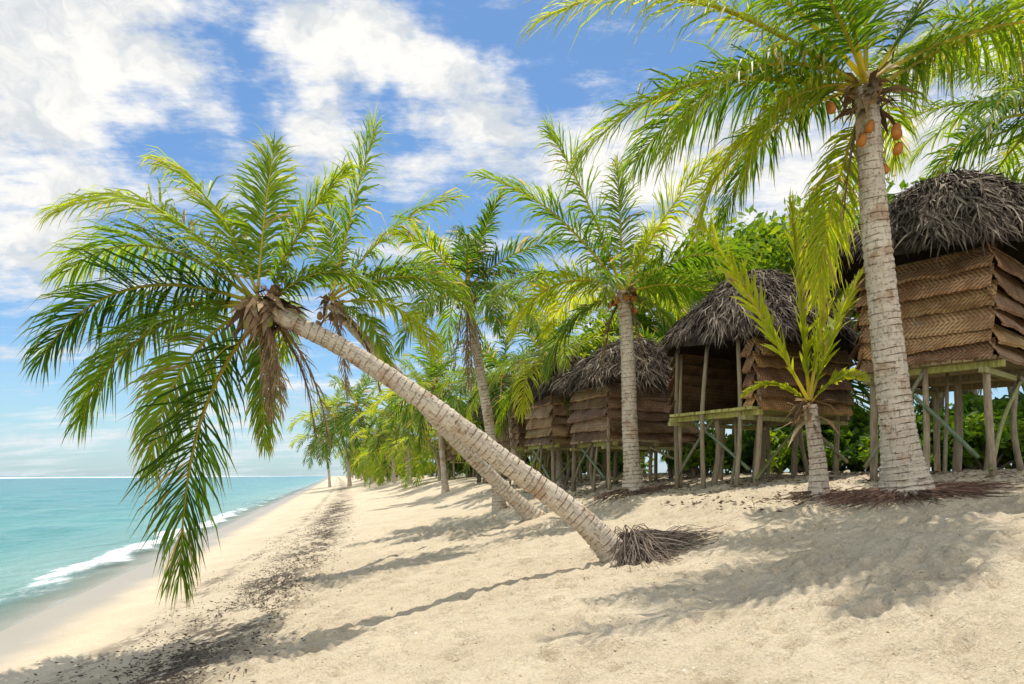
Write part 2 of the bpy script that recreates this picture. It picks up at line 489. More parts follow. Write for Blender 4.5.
def palm(label, path, r0, r1, fronds, dead=(), nuts=(), nutmesh=None, roots=None, hue=.42, n=62, wd=.032,
         lf=.27, hang=.5, huskn=26, segs=3, group='coconut palms along the beach', flare=1.55, flen=.35, sides=20, ringsp=.075, ang=(64, 48, 15), Ls=1.0, hv=.2):
    path = [np.array(p, float) for p in path]
    gb = path[0].copy(); gb[2] = float(smooth_gz(gb[0], gb[1]))
    path[0][2] = gb[2]-.08
    root = thing('palm_tree', label, 'palm tree', gb, group)
    t = part('trunk', trunk_mesh(path, r0, r1, gb, flare=flare, flen=flen, sides=sides, ringsp=ringsp), root)
    top = path[-1]; ax = nrm(path[-1]-path[-2])
    mb = MB()
    for (d, L, g) in fronds:
        L = L*Ls
        d = nrm(np.array(d, float))
        st = top+d*r1*.6+ax*rng.uniform(-.08, .08)
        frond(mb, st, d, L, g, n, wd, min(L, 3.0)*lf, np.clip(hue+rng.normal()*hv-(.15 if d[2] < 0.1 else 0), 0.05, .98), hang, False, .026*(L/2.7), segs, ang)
    c = part('crown', mb.mesh('palm_crown', M_LEAF, gb), root)
    kids = [t, c]
    mb = MB()
    for (d, L, g) in dead:
        d = nrm(np.array(d, float))
        frond(mb, top+d*r1*.6, d, L, g, max(20, int(n*.5)), wd*.6, L*.22, rng.uniform(.1, .9), .6, True, .02, segs, (40, 30, 12))
    if huskn: husk(mb, top, r1*1.5, huskn, ax)
    if mb.n:
        k = part('dead_frond_skirt', mb.mesh('dead_frond_skirt', M_DEAD, gb), root); kids.append(k)
    for q in nuts:
        o = part('coconut', nutmesh or NUT_O, root)
        o.location = tuple(float(z) for z in (top+np.array(q)-gb))
        o.rotation_euler = (rng.uniform(-.5, .5), rng.uniform(-.5, .5), rng.random()*6)
        kids.append(o)
    if roots:
        kids.append(part('root_mass', roots_mesh(gb, **roots), root))
    return root, kids

def nutring(n, r, z, dz=.1):
    return [(math.cos(k*6.283/n+.4)*r*rng.uniform(.8, 1.2), math.sin(k*6.283/n+.4)*r*rng.uniform(.8, 1.2), z+rng.uniform(-dz, dz)) for k in range(n)]

# --- A: strongly leaning palm
pA = [W(624, 558, 8.0), W(580, 518, 7.95), W(500, 458, 7.8), W(430, 405, 7.6), W(350, 352, 7.45), W(290, 321, 7.3), W(262, 306, 7.25)]
fA = [((-.76, .15, .64), 2.7, 1.4), ((-.93, -.05, .38), 2.65, 1.7), ((-.97, .1, .02), 2.5, 1.7),
      ((-.30, .02, -.30), 3.1, 3.4), ((-.62, .1, -.30), 2.2, 2.4),
      ((-.38, .1, .95), 2.1, 1.2), ((0, .2, 1), 2.0, .8), ((.34, .1, 1), 1.8, .9), ((.65, .1, .7), 1.35, 2.0),
      ((-.1, .9, .4), 1.8, 1.6), ((-.58, -.1, .82), 2.4, 1.7), ((-.97, .25, .25), 2.7, 1.8), ((.0, .2, -.5), 1.5, 2.5)]
dA = [((.2, -.1, -.5), 1.1, 2.2), ((.4, .1, -.4), 1.5, 2), ((0, .2, -.7), 1.1, 2), ((.3, .3, -.4), 1.4, 2.4), ((.1, 0, -.8), 1.1, 1)]
rA, kA = palm('strongly leaning coconut palm with ringed trunk and exposed root ball', pA, .150, .088, fA, dA,
     nutring(5, .18, -.18), NUT_G, None, .56, 124, .025, .30, .75, 130, flare=1.45, flen=.3, Ls=.95, hv=.20)
gA = np.array(pA[0]); gA[2] = float(smooth_gz(gA[0], gA[1]))
mb = MB()
for k in range(900):
    az = rng.uniform(-2.0, 2.0)
    s = gA+np.array([math.cos(az)*.10+.05, math.sin(az)*.16, rng.uniform(.0, .28)])
    l = rng.uniform(.25, .98)*rng.uniform(.7, 1.1)
    dx, dy = math.cos(az)*l, math.sin(az)*l*.8
    e = np.array([s[0]+dx, s[1]+dy, 0]); e[2] = float(smooth_gz(e[0], e[1]))+rng.uniform(-.01, .05)
    m1 = s+np.array([dx*.3, dy*.3, rng.uniform(-.05, .06)])+rng.normal(size=3)*.03
    m2 = np.array([s[0]+dx*.7, s[1]+dy*.7, e[2]*.7+s[2]*.3]) + rng.normal(size=3)*.05
    m2[2] = max(m2[2], float(smooth_gz(m2[0], m2[1]))+.01)
    tube(mb, spline([s, m1, m2, e], 9), np.linspace(.0065, .0025, 9), 4, np.array([.24, .19, .15])*rng.uniform(.3, 1.7), cap=False)
part('root_mass', mb.mesh('root_mass', M_DEAD, gA), rA)

# --- B: second leaning palm behind
pB = [W(538, 516, 13.3), W(500, 485, 13.1), W(440, 425, 12.6), W(395, 372, 12.2), W(360, 335, 11.8), W(330, 303, 11.5)]
fB = [((.22, 0, 1), 2.9, .35), ((.55, .1, .85), 2.8, .9), ((-.1, .2, 1), 2.1, .6), ((.8, 0, .5), 2.5, 1.7), ((.95, .1, .25), 2.0, 2),
      ((.6, -.2, -.1), 1.5, 2.3), ((.85, .2, .65), 2.4, 1.3)]
palm('leaning coconut palm with slender ringed trunk growing from sand', pB, .14, .09, fB,
     [((.2, 0, -.6), 1.6, 2), ((.5, .2, -.4), 1.6, 2), ((.3, -.3, -.6), 1.5, 2)], nutring(5, .2, -.25), NUT_B, None, .45, 90, .032, .30, .8, 40)

# --- C
pC = [W(500, 490, 16.5), W(490, 430, 16.3), W(478, 360, 16.1), W(466, 288, 16)]
palm('slender coconut palm with brown dead frond skirt', pC, .13, .10, auto_fronds(16, 2.6, .8, -15, 80, .6),
     [((.1, -.1, -1), 2.2, 1), ((.25, .1, -.8), 1.8, 1.2), ((-.2, .1, -.9), 1.8, 1), ((.0, .2, -.9), 2.1, 1), ((.05, -.2, -.9), 2.3, 1)], nutring(6, .24, -.3), NUT_B, None, .40, 76, .036, .29, .85, 60)
# --- D
pD = [W(634, 490, 13), W(630, 430, 13), W(628, 360, 13), W(623, 292, 13)]
fD = [((-.35, 0, 1), 3.4, .55), ((-.62, -.1, .8), 3.3, .9), ((0, .2, 1), 2.6, .5), ((.42, 0, .9), 3.0, .8), ((.75, .1, .6), 2.6, 1.2), ((.9, -.2, .3), 2.2, 1.7),
      ((-.9, .1, .4), 2.8, 1.4), ((-.85, -.4, .2), 2.6, 1.8), ((.6, .6, .4), 2.2, 1.5), ((-.5, .7, .4), 2.4, 1.5), ((-.3, -.8, .3), 1.6, 2),
      ((.9, .2, -.05), 1.6, 2), ((-.8, .3, -.1), 2.1, 2.3), ((.25, .4, .8), 2.5, 1)]
palm('upright coconut palm with light grey ringed trunk beside woven huts', pD, .16, .12, fD, [((.3, 0, -.6), 1.3, 2), ((-.3, .1, -.6), 1.3, 2)],
     nutring(7, .22, -.22), NUT_O, dict(r=.2, n=120, spread=.9, h=.12, rad=.009, dirbias=(0, -.2)), .54, 94, .032, .30, .8, 40)
# --- E: tall palm
pE = [W(908, 487, 7.6), W(898, 430, 7.6), W(884, 310, 7.55), W(873, 200, 7.45), W(866, 88, 7.35)]
fE = [((-.85, -.1, .55), 3.7, 1.3), ((-.90, .1, .30), 3.3, 1.5), ((-.8, -.3, .18), 2.7, 1.8), ((-.6, .3, .05), 2.3, 2.2), 
      ((-.6, .1, .8), 3.2, 1.1), ((-.3, -.2, .95), 2.9, .9), ((.1, .2, 1), 2.8, .8), ((.5, -.1, .85), 3.0, .9), ((.8, .1, .6), 3.2, 1.1), ((.9, -.1, .5), 2.7, 1.1),
      ((.5, .7, .5), 2.4, 1.4), ((-.4, .8, .3), 2.5, 1.6), ((-.5, -.45, .5), 2.4, 1.7),
      ((-.7, .6, .5), 3.0, 1.3), ((-.12, .45, -.7), 2.0, 1.2), ((.6, .5, .8), 2.8, 1), ((-.75, -.2, -.02), 2.0, 2.2)]
palm('tall coconut palm with orange coconuts and thick ringed trunk', pE, .195, .115, fE, [((-.15, .1, -.7), 1.3, 1.5), ((.3, .2, -.7), 1.0, 2)],
     [(-.06, -.2, -.50), (.2, -.2, -.55), (.28, -.1, -.68), (.27, -.1, -.52), (-.42, -.1, -.25), (.32, 0, -.42), (.24, .1, -.8), (-.12, -.16, -.62)],
     NUT_O, dict(r=.26, n=420, spread=.85, h=.09, rad=.006, dirbias=(0, -.1), col=(.17, .10, .07)), .60, 124, .026, .29, .8, 70, flare=1.6, flen=.4, sides=26, hv=.22)
# --- F: young palm
pF = [W(819, 497, 8.6), W(818, 465, 8.6), W(814, 435, 8.6), W(810, 405, 8.6)]
fF = [((-.50, 0, .92), 2.5, .25), ((-.07, .05, 1), 2.5, .1), ((.12, -.1, 1), 2.35, .15), ((.34, .1, .95), 1.75, .5), ((.62, .1, .7), .9, 1.4), ((-.75, -.1, .6), .9, 1.6)]
palm('young coconut palm with bright yellow-green upright fronds', pF, .11, .08, fF, [], [], None, dict(r=.14, n=60, spread=.5, h=.08, rad=.007), .93, 64, .050, .19, .12, 30, flare=1.3, ang=(40, 32, 12), hv=.03)
# --- G mid palms
pG = [W(560, 480, 19), W(556, 430, 19), W(552, 360, 19)]
palm('coconut palm with yellowing fronds behind thatched huts', pG, .13, .10, auto_fronds(18, 3.0, 1.0, -25, 80, 2.0), [((.2, 0, -.8), 1.6, 1.5), ((-.2, 0, -.8), 1.6, 1.5)],
     nutring(5, .25, -.25), NUT_O, None, .74, 62, .042, .28, .8, 30)
pG = [W(520, 482, 22), W(512, 430, 22), W(503, 378, 22)]
palm('coconut palm with drooping fronds near huts', pG, .13, .10, auto_fronds(16, 2.7, 1.2, -35, 78, 1.0), [((.2, 0, -.8), 2.6, 1.5), ((-.2, 0, -.8), 2.6, 1.5), ((0, -.2, -.8), 2.6, 1.5), ((.1, -.1, -.8), 2.8, 1)],
     nutring(5, .25, -.25), NUT_B, None, .4, 54, .044, .28, .8, 60)
pG = [W(446, 482, 27), W(440, 430, 27), W(437, 385, 27)]
palm('coconut palm with brown hanging dead fronds', pG, .12, .09, auto_fronds(16, 2.7, 1.1, -35, 78, 4.0), [((.2, 0, -.8), 2.6, 1.5), ((-.2, 0, -.8), 2.6, 1.5), ((0, -.2, -.8), 2.6, 1.5), ((.1, -.1, -.8), 2.8, 1)],
     [], NUT_B, None, .34, 44, .05, .28, .8, 60)
# --- H behind right hut
pH = [W(1110, 470, 13), W(1095, 300, 13), W(1062, 112, 13)]
palm('coconut palm rising behind a thatched hut', pH, .17, .14, auto_fronds(24, 3.3, .9, -5, 80, 3.0), [], nutring(6, .25, -.25), NUT_O, None, .5, 82, .036, .28, .75, 24)

# --- far palms (copies)
variants = []
for vi, (lean, hgt, hue) in enumerate([(.4, 2.4, .3), (-.9, 3.9, .4), (.7, 1.9, .58), (-.2, 2.9, .45)]):
    zb = float(smooth_gz(0, 0))
    path = [(0, 0, zb), (lean*.15, 0, zb+hgt*.4), (lean*.55, .1, zb+hgt*.75), (lean, .1, zb+hgt)]
    r, k = palm('coconut palm among beachside vegetation', path, .10, .08, auto_fronds(18, 2.5, 1.15, -45, 78, vi*1.3),
                [((.2, 0, -.8), 1.7, 1.5), ((-.2, .1, -.8), 1.9, 1.5), ((0, -.2, -.8), 1.9, 1.5)] if vi != 2 else [], [], None, None, hue, 36, .055, .28, .85, 14, segs=2, sides=8, ringsp=.15)
    variants.append((r, k))
def place_u(u, Y): 
    return u-4.27-SH*Y
spots = []
for Y, u in [(19, 13.5), (22, 15), (25, 12.5), (28, 11), (32, 11.5), (35, 9.8), (40, 10.4), (45, 9.2), (46, 11.5), (52, 9.8), 
             (62, 9.2), (68, 10), (76, 8.8), (86, 9.4), (96, 8.8), (110, 9), (125, 8.7), (145, 9), (170, 9), (200, 9.5), (17, 17), (15, 19), (48, 14), (60, 15), (38, 16), (31, 18), (57, 9.2), (70, 8.9), (82, 8.6), (103, 8.4), (26, 14), (36, 12), (42, 12.5), (54, 9.0), (65, 8.8), (90, 8.6)]:
    spots.append((place_u(u, Y), Y, rng.uniform(.85, 1.15)*(1+Y/400)))
for i, (x, y, s) in enumerate(spots):
    r, k = variants[i % 4]
    z = float(smooth_gz(x, y))
    rot = rng.uniform(-.6, .6) if i % 4 == 1 else rng.random()*6.28
    if i < 4:
        r.location = (x, y, z); r.rotation_euler = (0, 0, rot); r.scale = (s,)*3
    else:
        copy_thing(r, k, (x, y, z-.02), rot, s)
for (px, Y, s) in [(350, 78, 2.0), (372, 72, 2.1), (330, 98, 1.8)]:
    r, k = variants[1]
    x = (px-512)/F*Y
    copy_thing(r, k, (x, Y, float(smooth_gz(x, Y))-.05), rng.uniform(-.3, .3), s, 'tall coconut palm leaning out over the distant beach')

# ------------------------------------------------------------------ broadleaf trees and bushes
def leaf_cloud(mb, centre, rad, nclump, nleaf, size, hue=.3):
    cs = []
    for k in range(nclump):
        d = nrm(rng.normal(size=3)); d[2] = abs(d[2])*1.0-.25
        cs.append(np.array(centre)+d*np.array(rad)*rng.uniform(.45, 1.0))
    cs = np.array(cs)
    for c in cs:
        m = nleaf
        p = c+nrm(rng.normal(size=(m, 3)))*(rng.random((m, 1))**.5)*np.mean(rad)*rng.uniform(.14, .30)
        a = nrm(rng.normal(size=(m, 3))); nr = nrm(rng.normal(size=(m, 3))+np.array([0, -.3, .9]))
        a = nrm(np.cross(nr, a)); b = np.cross(nr, a)
        s = size*rng.uniform(.6, 1.3, (m, 1))
        V = np.stack([p-a*s, p+b*s*.45-a*s*.1, p+a*s, p-b*s*.45-a*s*.1], 1).reshape(-1, 3)
        hh = np.clip(hue+rng.normal()*.18+rng.normal(size=(m, 1))*.08, 0, 1)
        col = np.where(hh < .5, G_DARK*(1-hh*2)+G_MID*hh*2, G_MID*(2-hh*2)+G_YEL*(hh*2-1))
        o = np.arange(m)[:, None]*4
        mb.add(V, [o+np.array([[0, 1, 2, 3]])], np.repeat(col, 4, 0))
    return cs
btrees = []
for vi in range(2):
    root = thing('broadleaf_tree', 'dense green broadleaf tree behind the thatched huts', 'tree', (0, 0, 0), 'broadleaf trees behind the beach')
    mb = MB(); cs = leaf_cloud(mb, (0, 0, 4.0), (2.1, 2.1, 2.0), 62, 66, .10, .46+.12*vi)
    cr = part('crown', mb.mesh('tree_crown', M_BROAD), root)
    mb = MB()
    tube(mb, spline([(0, 0, -.1), (.1, 0, 1.2), (0, .1, 2.4), (.1, 0, 3.6)], 14), np.linspace(.2, .09, 14), 10, (1, 1, 1), True, .3, .03)
    for c in cs[::5]:
        tube(mb, spline([(0, 0, 1.6+rng.random()), np.array([0, 0, 2.6])*.5+c*.5-np.array([0, 0, .2]), c], 7), np.linspace(.07, .02, 7), 5, (1, 1, 1), False, .3)
    tr = part('trunk', mb.mesh('tree_trunk', M_BARK, smooth=True), root)
    btrees.append((root, [cr, tr]))
tspots = [(5.6, 17, 1.12), (7.5, 16.5, 1.2), (3.3, 22, .95), (9.5, 15.5, .9), (5.5, 22, 1.3), (1.6, 28, .9), (11.5, 14.5, 1.0), (8.6, 21, 1.4), 
          (12.5, 19, 1.3), (-10, 75, .9), (-14, 95, 1.0), (-20, 120, 1.1), (-29, 160, 1.3), (-40, 210, 1.6), (3, 34, 1.1)]
for i, (x, y, s) in enumerate(tspots):
    r, k = btrees[i % 2]
    z = float(smooth_gz(x, y))-(0.0 if y < 30 else 1.2*s)
    if i < 2:
        r.location = (x, y, z); r.rotation_euler = (0, 0, rng.random()*6); r.scale = (s,)*3
    else:
        copy_thing(r, k, (x, y, z), rng.random()*6.28, s)
bushes = []
for vi in range(2):
    root = thing('bush', 'low leafy green bush on sandy ground', 'bush', (0, 0, 0), 'bushes behind the huts')
    mb = MB(); cs = leaf_cloud(mb, (0, 0, .35), (.9, .9, .75), 34, 54, .085, .28+.16*vi)
    lf = part('foliage', mb.mesh('bush_foliage', M_BROAD), root)
    mb = MB()
    for c in cs[::3]:
        tube(mb, [(c[0]*.1, c[1]*.1, -.05), c*.5, c], [.03, .02, .008], 5, (1, 1, 1), False, .3)
    st = part('stem', mb.mesh('bush_stem', M_BARK), root)
    bushes.append((root, [lf, st]))
bspots = [(6.9, 12.8, .9), (8.4, 12.4, 1.1), (7.6, 13.5, 1.2), (9.5, 11.8, 1.1), (5.4, 15, 1.2), (4.6, 17.5, 1.1), (2.8, 20.5, 1.0), (3.6, 24, 1.4), (1.2, 25.5, .9), (.4, 29, .9),
          (-.8, 34, 1.1), (-2.4, 40, 1.1), (-4.0, 47, 1.3), (-6.3, 55, 1.3), (-9.0, 64, 1.4), (-12.3, 76, 1.6), (-16.3, 92, 1.8), (-21.5, 112, 2.2), (-28.5, 140, 2.8), (-39, 180, 3.4), (6.3, 17, 1.6), (8, 16, 1.6), (10.5, 13.4, 1.6), (2, 24, 1.2),
          (-10.5, 70, 1.5), (-14.3, 84, 1.7), (-18.8, 102, 2.0), (-24.8, 126, 2.6), (4.3, 15.5, 1.0), (5.9, 13.9, 1.0), (8.8, 13.4, 1.4), (10.2, 15.6, 1.8), (7, 15, 1.5), (12.4, 15, 2.0), (13.5, 17.5, 2.2)]
for i, (x, y, s) in enumerate(bspots):
    r, k = bushes[i % 2]
    z = float(smooth_gz(x, y))
    if i < 2:
        r.location = (x, y, z); r.scale = (s,)*3
    else:
        copy_thing(r, k, (x, y, z), rng.random()*6.28, s)

# ------------------------------------------------------------------ huts
def pole(a, b, r, tint, bend=.02, sides=7):
    a = np.array(a, float); b = np.array(b, float)
    m = (a+b)/2+rng.normal(size=3)*bend
    mb = MB(); tube(mb, spline([a, m, b], 8), np.linspace(r*1.1, r*.9, 8), sides, np.array(tint)*rng.uniform(.6, 1.15), True, .2, .05)
    return mb.mesh('pole', M_POLE, smooth=True)

def hut(label, corner, th, w, l, floor_z, wall_h, roof_h, rows=5, open_sea=False, ov=.40, wall_col=(.30, .17, .09), nb=4200, floor_col=(.42, .33, .18), porch=0.0):
    th = math.radians(th)
    ax = np.array([math.cos(th), math.sin(th)]); ay = np.array([-math.sin(th), math.cos(th)])
    c = np.array(corner[:2])+ax*w/2+ay*l/2
    gz = float(smooth_gz(c[0], c[1]))
    root = thing('beach_hut', label, 'hut', (c[0], c[1], gz), 'thatched huts on stilts along the beach', th)
    fz = floor_z-gz
    def ground(x, y):
        p = c+ax*x+ay*y
        return float(smooth_gz(p[0], p[1]))-gz
    hw, hl = w/2, l/2
    mb = MB()
    def box(x0, x1, y0, y1, z0, z1, col):
        V = [(x, y, z) for x in (x0, x1) for y in (y0, y1) for z in (z0, z1)]
        mb.add(V, [np.array([[0, 1, 3, 2], [4, 6, 7, 5], [0, 4, 5, 1], [2, 3, 7, 6], [0, 2, 6, 4], [1, 5, 7, 3]])], np.array(col)*rng.uniform(.75, 1.2))
    ns = int((2*hl+.2)/.12)
    for k in range(ns):
        y0 = -hl-.1+k*.12
        box(-hw-.1-porch-rng.random()*.04, hw+.1+rng.random()*.04, y0, y0+.108, fz-.045, fz, floor_col)
    for x in (-hw+.05-porch, 0, hw-.05):
        box(x-.04, x+.04, -hl-.14, hl+.14, fz-.13, fz-.048, (.44, .42, .13) if x < 0 else (.3, .24, .13))
    for y in (-hl+.0, hl-.08):
        box(-hw-.16-porch, hw+.16, y, y+.07, fz-.20, fz-.133, (.42, .39, .17))
    part('platform', mb.mesh('hut_platform', M_POLE), root)
    for x in (-hw+.02, 0, hw-.02):
        for y in (-hl+.02, 0, hl-.02):
            edge = abs(x) > hw*.5
            top = fz+wall_h if (edge and abs(y) > .1) else fz-.05
            jx, jy = rng.normal(size=2)*.07
            part('post', pole((x+jx, y+jy, ground(x, y)-.1), (x, y, top), rng.uniform(.038, .056), (.40, .32, .215), .045), root)
    if porch or open_sea:
        for y in (-hl+.3, .1, hl-.05):
            part('post', pole((-hw-porch-.02+rng.normal()*.05, y, ground(-hw-porch, y)-.1), (-hw-porch+.03, y, fz+wall_h+.05), .038, (.40, .33, .22), .04), root)
    for k in range(2):
        x = rng.uniform(-hw, hw); y = rng.uniform(-hl, hl)
        part('post', pole((x+rng.normal()*.12, y, ground(x, y)-.1), (x, y, fz-.05), rng.uniform(.025, .036), (.34, .29, .19), .05), root)
    g0 = ground(-hw, -hl)
    part('brace', pole((-hw-.05, -hl-.03, g0+.1), (-hw+w*.5, -hl-.03, fz-.15), .026, (.36, .38, .15)), root)
    part('brace', pole((hw+.05, -hl-.04, ground(hw, -hl)+.2), (hw-w*.55, -hl-.04, fz-.15), .028, (.42, .36, .23)), root)
    part('brace', pole((-hw-.06, -hl+.1, g0+.25), (-hw-.06, hl*.5, fz-.15), .026, (.28, .36, .22)), root)
    part('brace', pole((-hw-.05, hl, ground(-hw, hl)+.2), (-hw-.05, 0, fz-.12), .026, (.34, .33, .22)), root)
    faces = [((-hw, -hl), (hw, -hl), (0, -1), 'camera'), ((-hw, hl), (-hw, -hl), (-1, 0), 'sea'), ((hw, -hl), (hw, hl), (1, 0), 'in'), ((hw, hl), (-hw, hl), (0, 1), 'far')]
    for (p, q, nn, nm) in faces:
        p = np.array(p); q = np.array(q); nn = np.array(nn, float)
        if nm == 'sea' and open_sea:
            p = p+(q-p)*.90   # only the near end is closed
        mb = MB(); m = 44; ln = np.linalg.norm(q-p)
        cuts = np.cumsum(rng.uniform(.8, 1.2, rows)); cuts = np.concatenate([[0], cuts/cuts[-1]])
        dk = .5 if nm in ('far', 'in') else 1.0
        for r in range(rows):
            rh = wall_h*(cuts[r+1]-cuts[r])
            zt = fz+wall_h*(1-cuts[r])+.02; zb = zt-rh*1.10
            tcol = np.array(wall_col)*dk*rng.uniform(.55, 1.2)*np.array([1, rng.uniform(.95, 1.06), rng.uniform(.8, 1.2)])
            t = np.linspace(-.03-rng.random()*.03, 1.03+rng.random()*.03, m)
            ph = rng.random()*100
            wob = vnoise(t*3.5*ln/2.4+ph, ph, r)*.05+vnoise(t*13+ph, ph, r+9)*.028+vnoise(t*40+ph, ph, r+19)*.022
            curl = vnoise(t*4+ph+50, ph, r+4)
            out_k = rng.uniform(.8, 1.5)
            slope = rng.normal()*.022*(t-.5)
            lvl = [(0, .008, 0), (.3, .03, .3), (.65, .075, .7), (.9, .10, 1), (1, .09, .9)]
            V = []; UV = []
            for (f, off, cu) in lvl:
                z = zt+(zb-zt)*f-(wob*f)+slope
                o = off*out_k+(wob*.4+(curl-.4)*.09)*cu
                xy = p[None, :]+(q-p)[None, :]*t[:, None]+nn[None, :]*np.asarray(o)[:, None]
                V.append(np.concatenate([xy, z[:, None]], 1)); UV.append(np.stack([t*ln+ph*.37, np.full(m, f*.98+r)], 1))
            V = np.concatenate(V); UV = np.concatenate(UV)
            i = np.arange(len(lvl)-1)[:, None]*m; j = np.arange(m-1)[None, :]
            Fq = np.stack([i+j, i+m+j, i+m+j+1, i+j+1], -1).reshape(-1, 4)
            shade = np.repeat(np.array([[1, 1, 1]]), len(V), 0)*(.7+.45*vnoise(V[:, 0]*3+V[:, 1]*3+ph, V[:, 2]*6, 5))[:, None]
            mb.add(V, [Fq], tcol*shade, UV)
            if rng.random() < .6:
                z0 = zt-.05
                bp = [np.array([*(p+(q-p)*tt+nn*(.03+.025)), z0+rng.normal()*.012]) for tt in (-.03, .33, .66, 1.03)]
                tube(mb, bp, .009, 5, np.array([.60, .42, .24])*rng.uniform(.6, 1.1), False, 1)
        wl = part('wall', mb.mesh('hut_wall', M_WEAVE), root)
        so = wl.modifiers.new('thick', 'SOLIDIFY'); so.thickness = .012
    ez = fz+wall_h+.08
    sd_ = rng.random()*50
    def rs(s, ph):
        e = 2.0/(2.6*(1-s)+2.0*s)
        cx, sy = math.cos(ph), math.sin(ph)
        k = .5*math.cos(s*math.pi/2)**.85+.5*(1-s)**.85
        k *= 1+.10*(float(vnoise(cx*2.5+sd_, sy*2.5, 12))-.5)*2*(1-s)
        sag = (float(vnoise(cx*2+sd_, sy*2+7, 77))-.5)*.26
        return np.array([(hw+ov)*np.sign(cx)*abs(cx)**e*k, (hl+ov)*np.sign(sy)*abs(sy)**e*k, ez-.05+roof_h*(.8*s+.2*math.sin(s*math.pi/2))+sag*(1-s)])
    mb = MB(); NR, NP = 12, 40
    V = [rs(min(.992, i/NR), 2*math.pi*j/NP)-np.array([0, 0, .05]) for i in range(NR+1) for j in range(NP)]
    Fq = [[i*NP+j, i*NP+(j+1) % NP, (i+1)*NP+(j+1) % NP, (i+1)*NP+j] for i in range(NR) for j in range(NP)]
    mb.add(V, [np.array(Fq)], (.06, .045, .035))
    for k in range(nb):
        row = int(rng.random()**1.1*11)
        s0 = min(.97, (row+rng.random()*.7)/11+.08)
        ph = rng.random()*2*math.pi
        a = rs(s0, ph)
        b0 = rs(max(0, s0-.10), ph)
        dn = nrm(b0-a)
        d2 = nrm(rs(s0, ph+.05)-a)
        nr = nrm(np.cross(d2, dn)); 
        if nr[2] < 0: nr = -nr
        clump = float(vnoise(ph*9, s0*14, 31))
        L = rng.uniform(.16, .45)*(.5+1.0*clump)
        if row <= 1: L *= rng.uniform(.5, 1.15)
        d = nrm(dn+d2*(rng.normal()*.40+(clump-.5)*1.1)+nr*rng.uniform(-.02, .38))
        wv = nrm(np.cross(d, nr)+nr*rng.normal()*.4)*rng.uniform(.003, .013)
        st = a+nr*rng.uniform(.0, .04+.12*clump)
        m1 = st+d*L*.55
        en = m1+nrm(d+np.array([0, 0, -rng.uniform(.1, .9)])+rng.normal(size=3)*.25)*L*.45
        g = rng.random()*.65+clump*.35
        col = (np.array([.085, .064, .05]) if g < .40 else np.array([.18, .142, .11]) if g < .74 else np.array([.38, .315, .245]))*rng.uniform(.6, 1.3)
        mb.add([st-wv, st+wv, m1+wv*1.1, m1-wv*1.1, en], [np.array([[0, 1, 2, 3]]), np.array([[3, 2, 4]])], col)
    rf = part('roof', mb.mesh('hut_roof', M_THATCH), root)
    mb = MB()
    top = ez-.05+roof_h
    for k in range(420):
        az = rng.random()*6.283; rr0 = rng.random()*.3
        a = np.array([math.cos(az)*rr0, math.sin(az)*rr0, top-.06+rng.random()*.05]); 
        d = np.array([math.cos(az+rng.normal()*.5), math.sin(az+rng.normal()*.5), -rng.uniform(.2, .6)]); L = rng.uniform(.2, .55)
        wv = np.array([-math.sin(az), math.cos(az), 0])*rng.uniform(.005, .014)
        m1 = a+d*L*.5+np.array([0, 0, .03]); en = a+d*L+np.array([0, 0, -.06])
        col = np.array([.24, .19, .14])*rng.uniform(.35, 1.4)
        mb.add([a-wv, a+wv, m1+wv, m1-wv, en], [np.array([[0, 1, 2, 3]]), np.array([[3, 2, 4]])], col)
    part('ridge_cap', mb.mesh('hut_ridge_cap', M_THATCH), root)
    return root

hut('thatched hut on stilts with layered brown woven palm-mat walls', (5.80, 8.5), 40, 2.4, 1.45, 3.45, 1.33, 1.30, 6, wall_col=(.62, .375, .18), nb=19000, ov=.64)
hut('thatched stilt hut with open seaward side and woven mat wall', (3.85, 11.0), 31, 2.2, 1.7, 3.08, 1.08, 1.32, 5, open_sea=True, wall_col=(.58, .345, .165), nb=14000, floor_col=(.50, .47, .16), porch=.12, ov=.46)
hut('dark thatched hut on short stilts with stacked woven walls', (2.03, 14.5), 25, 2.15, 1.4, 2.76, 1.18, 1.0, 5, wall_col=(.48, .31, .18), nb=10000, ov=.46)
hut('thatched stilt hut with ragged roof in a row of huts', (1.05, 17.6), 22, 1.5, 1.5, 2.85, 1.18, 1.05, 5, wall_col=(.46, .30, .175), nb=8000, ov=.46)
hut('small thatched stilt hut beside palm trunks', (.25, 21.5), 22, 1.8, 1.6, 2.92, 1.18, 1.15, 5, wall_col=(.45, .30, .175), nb=6000, ov=.46)
hut('small thatched stilt hut further along the sand', (-.8, 27.0), 20, 2.0, 1.8, 3.0, 1.2, 1.2, 4, open_sea=True, wall_col=(.45, .30, .175), nb=4000, ov=.4)
hut('distant thatched stilt hut among palms', (-3.2, 38.0), 15, 2.3, 2.4, 2.9, 1.2, 1.2, 4, wall_col=(.45, .30, .18), nb=2000)

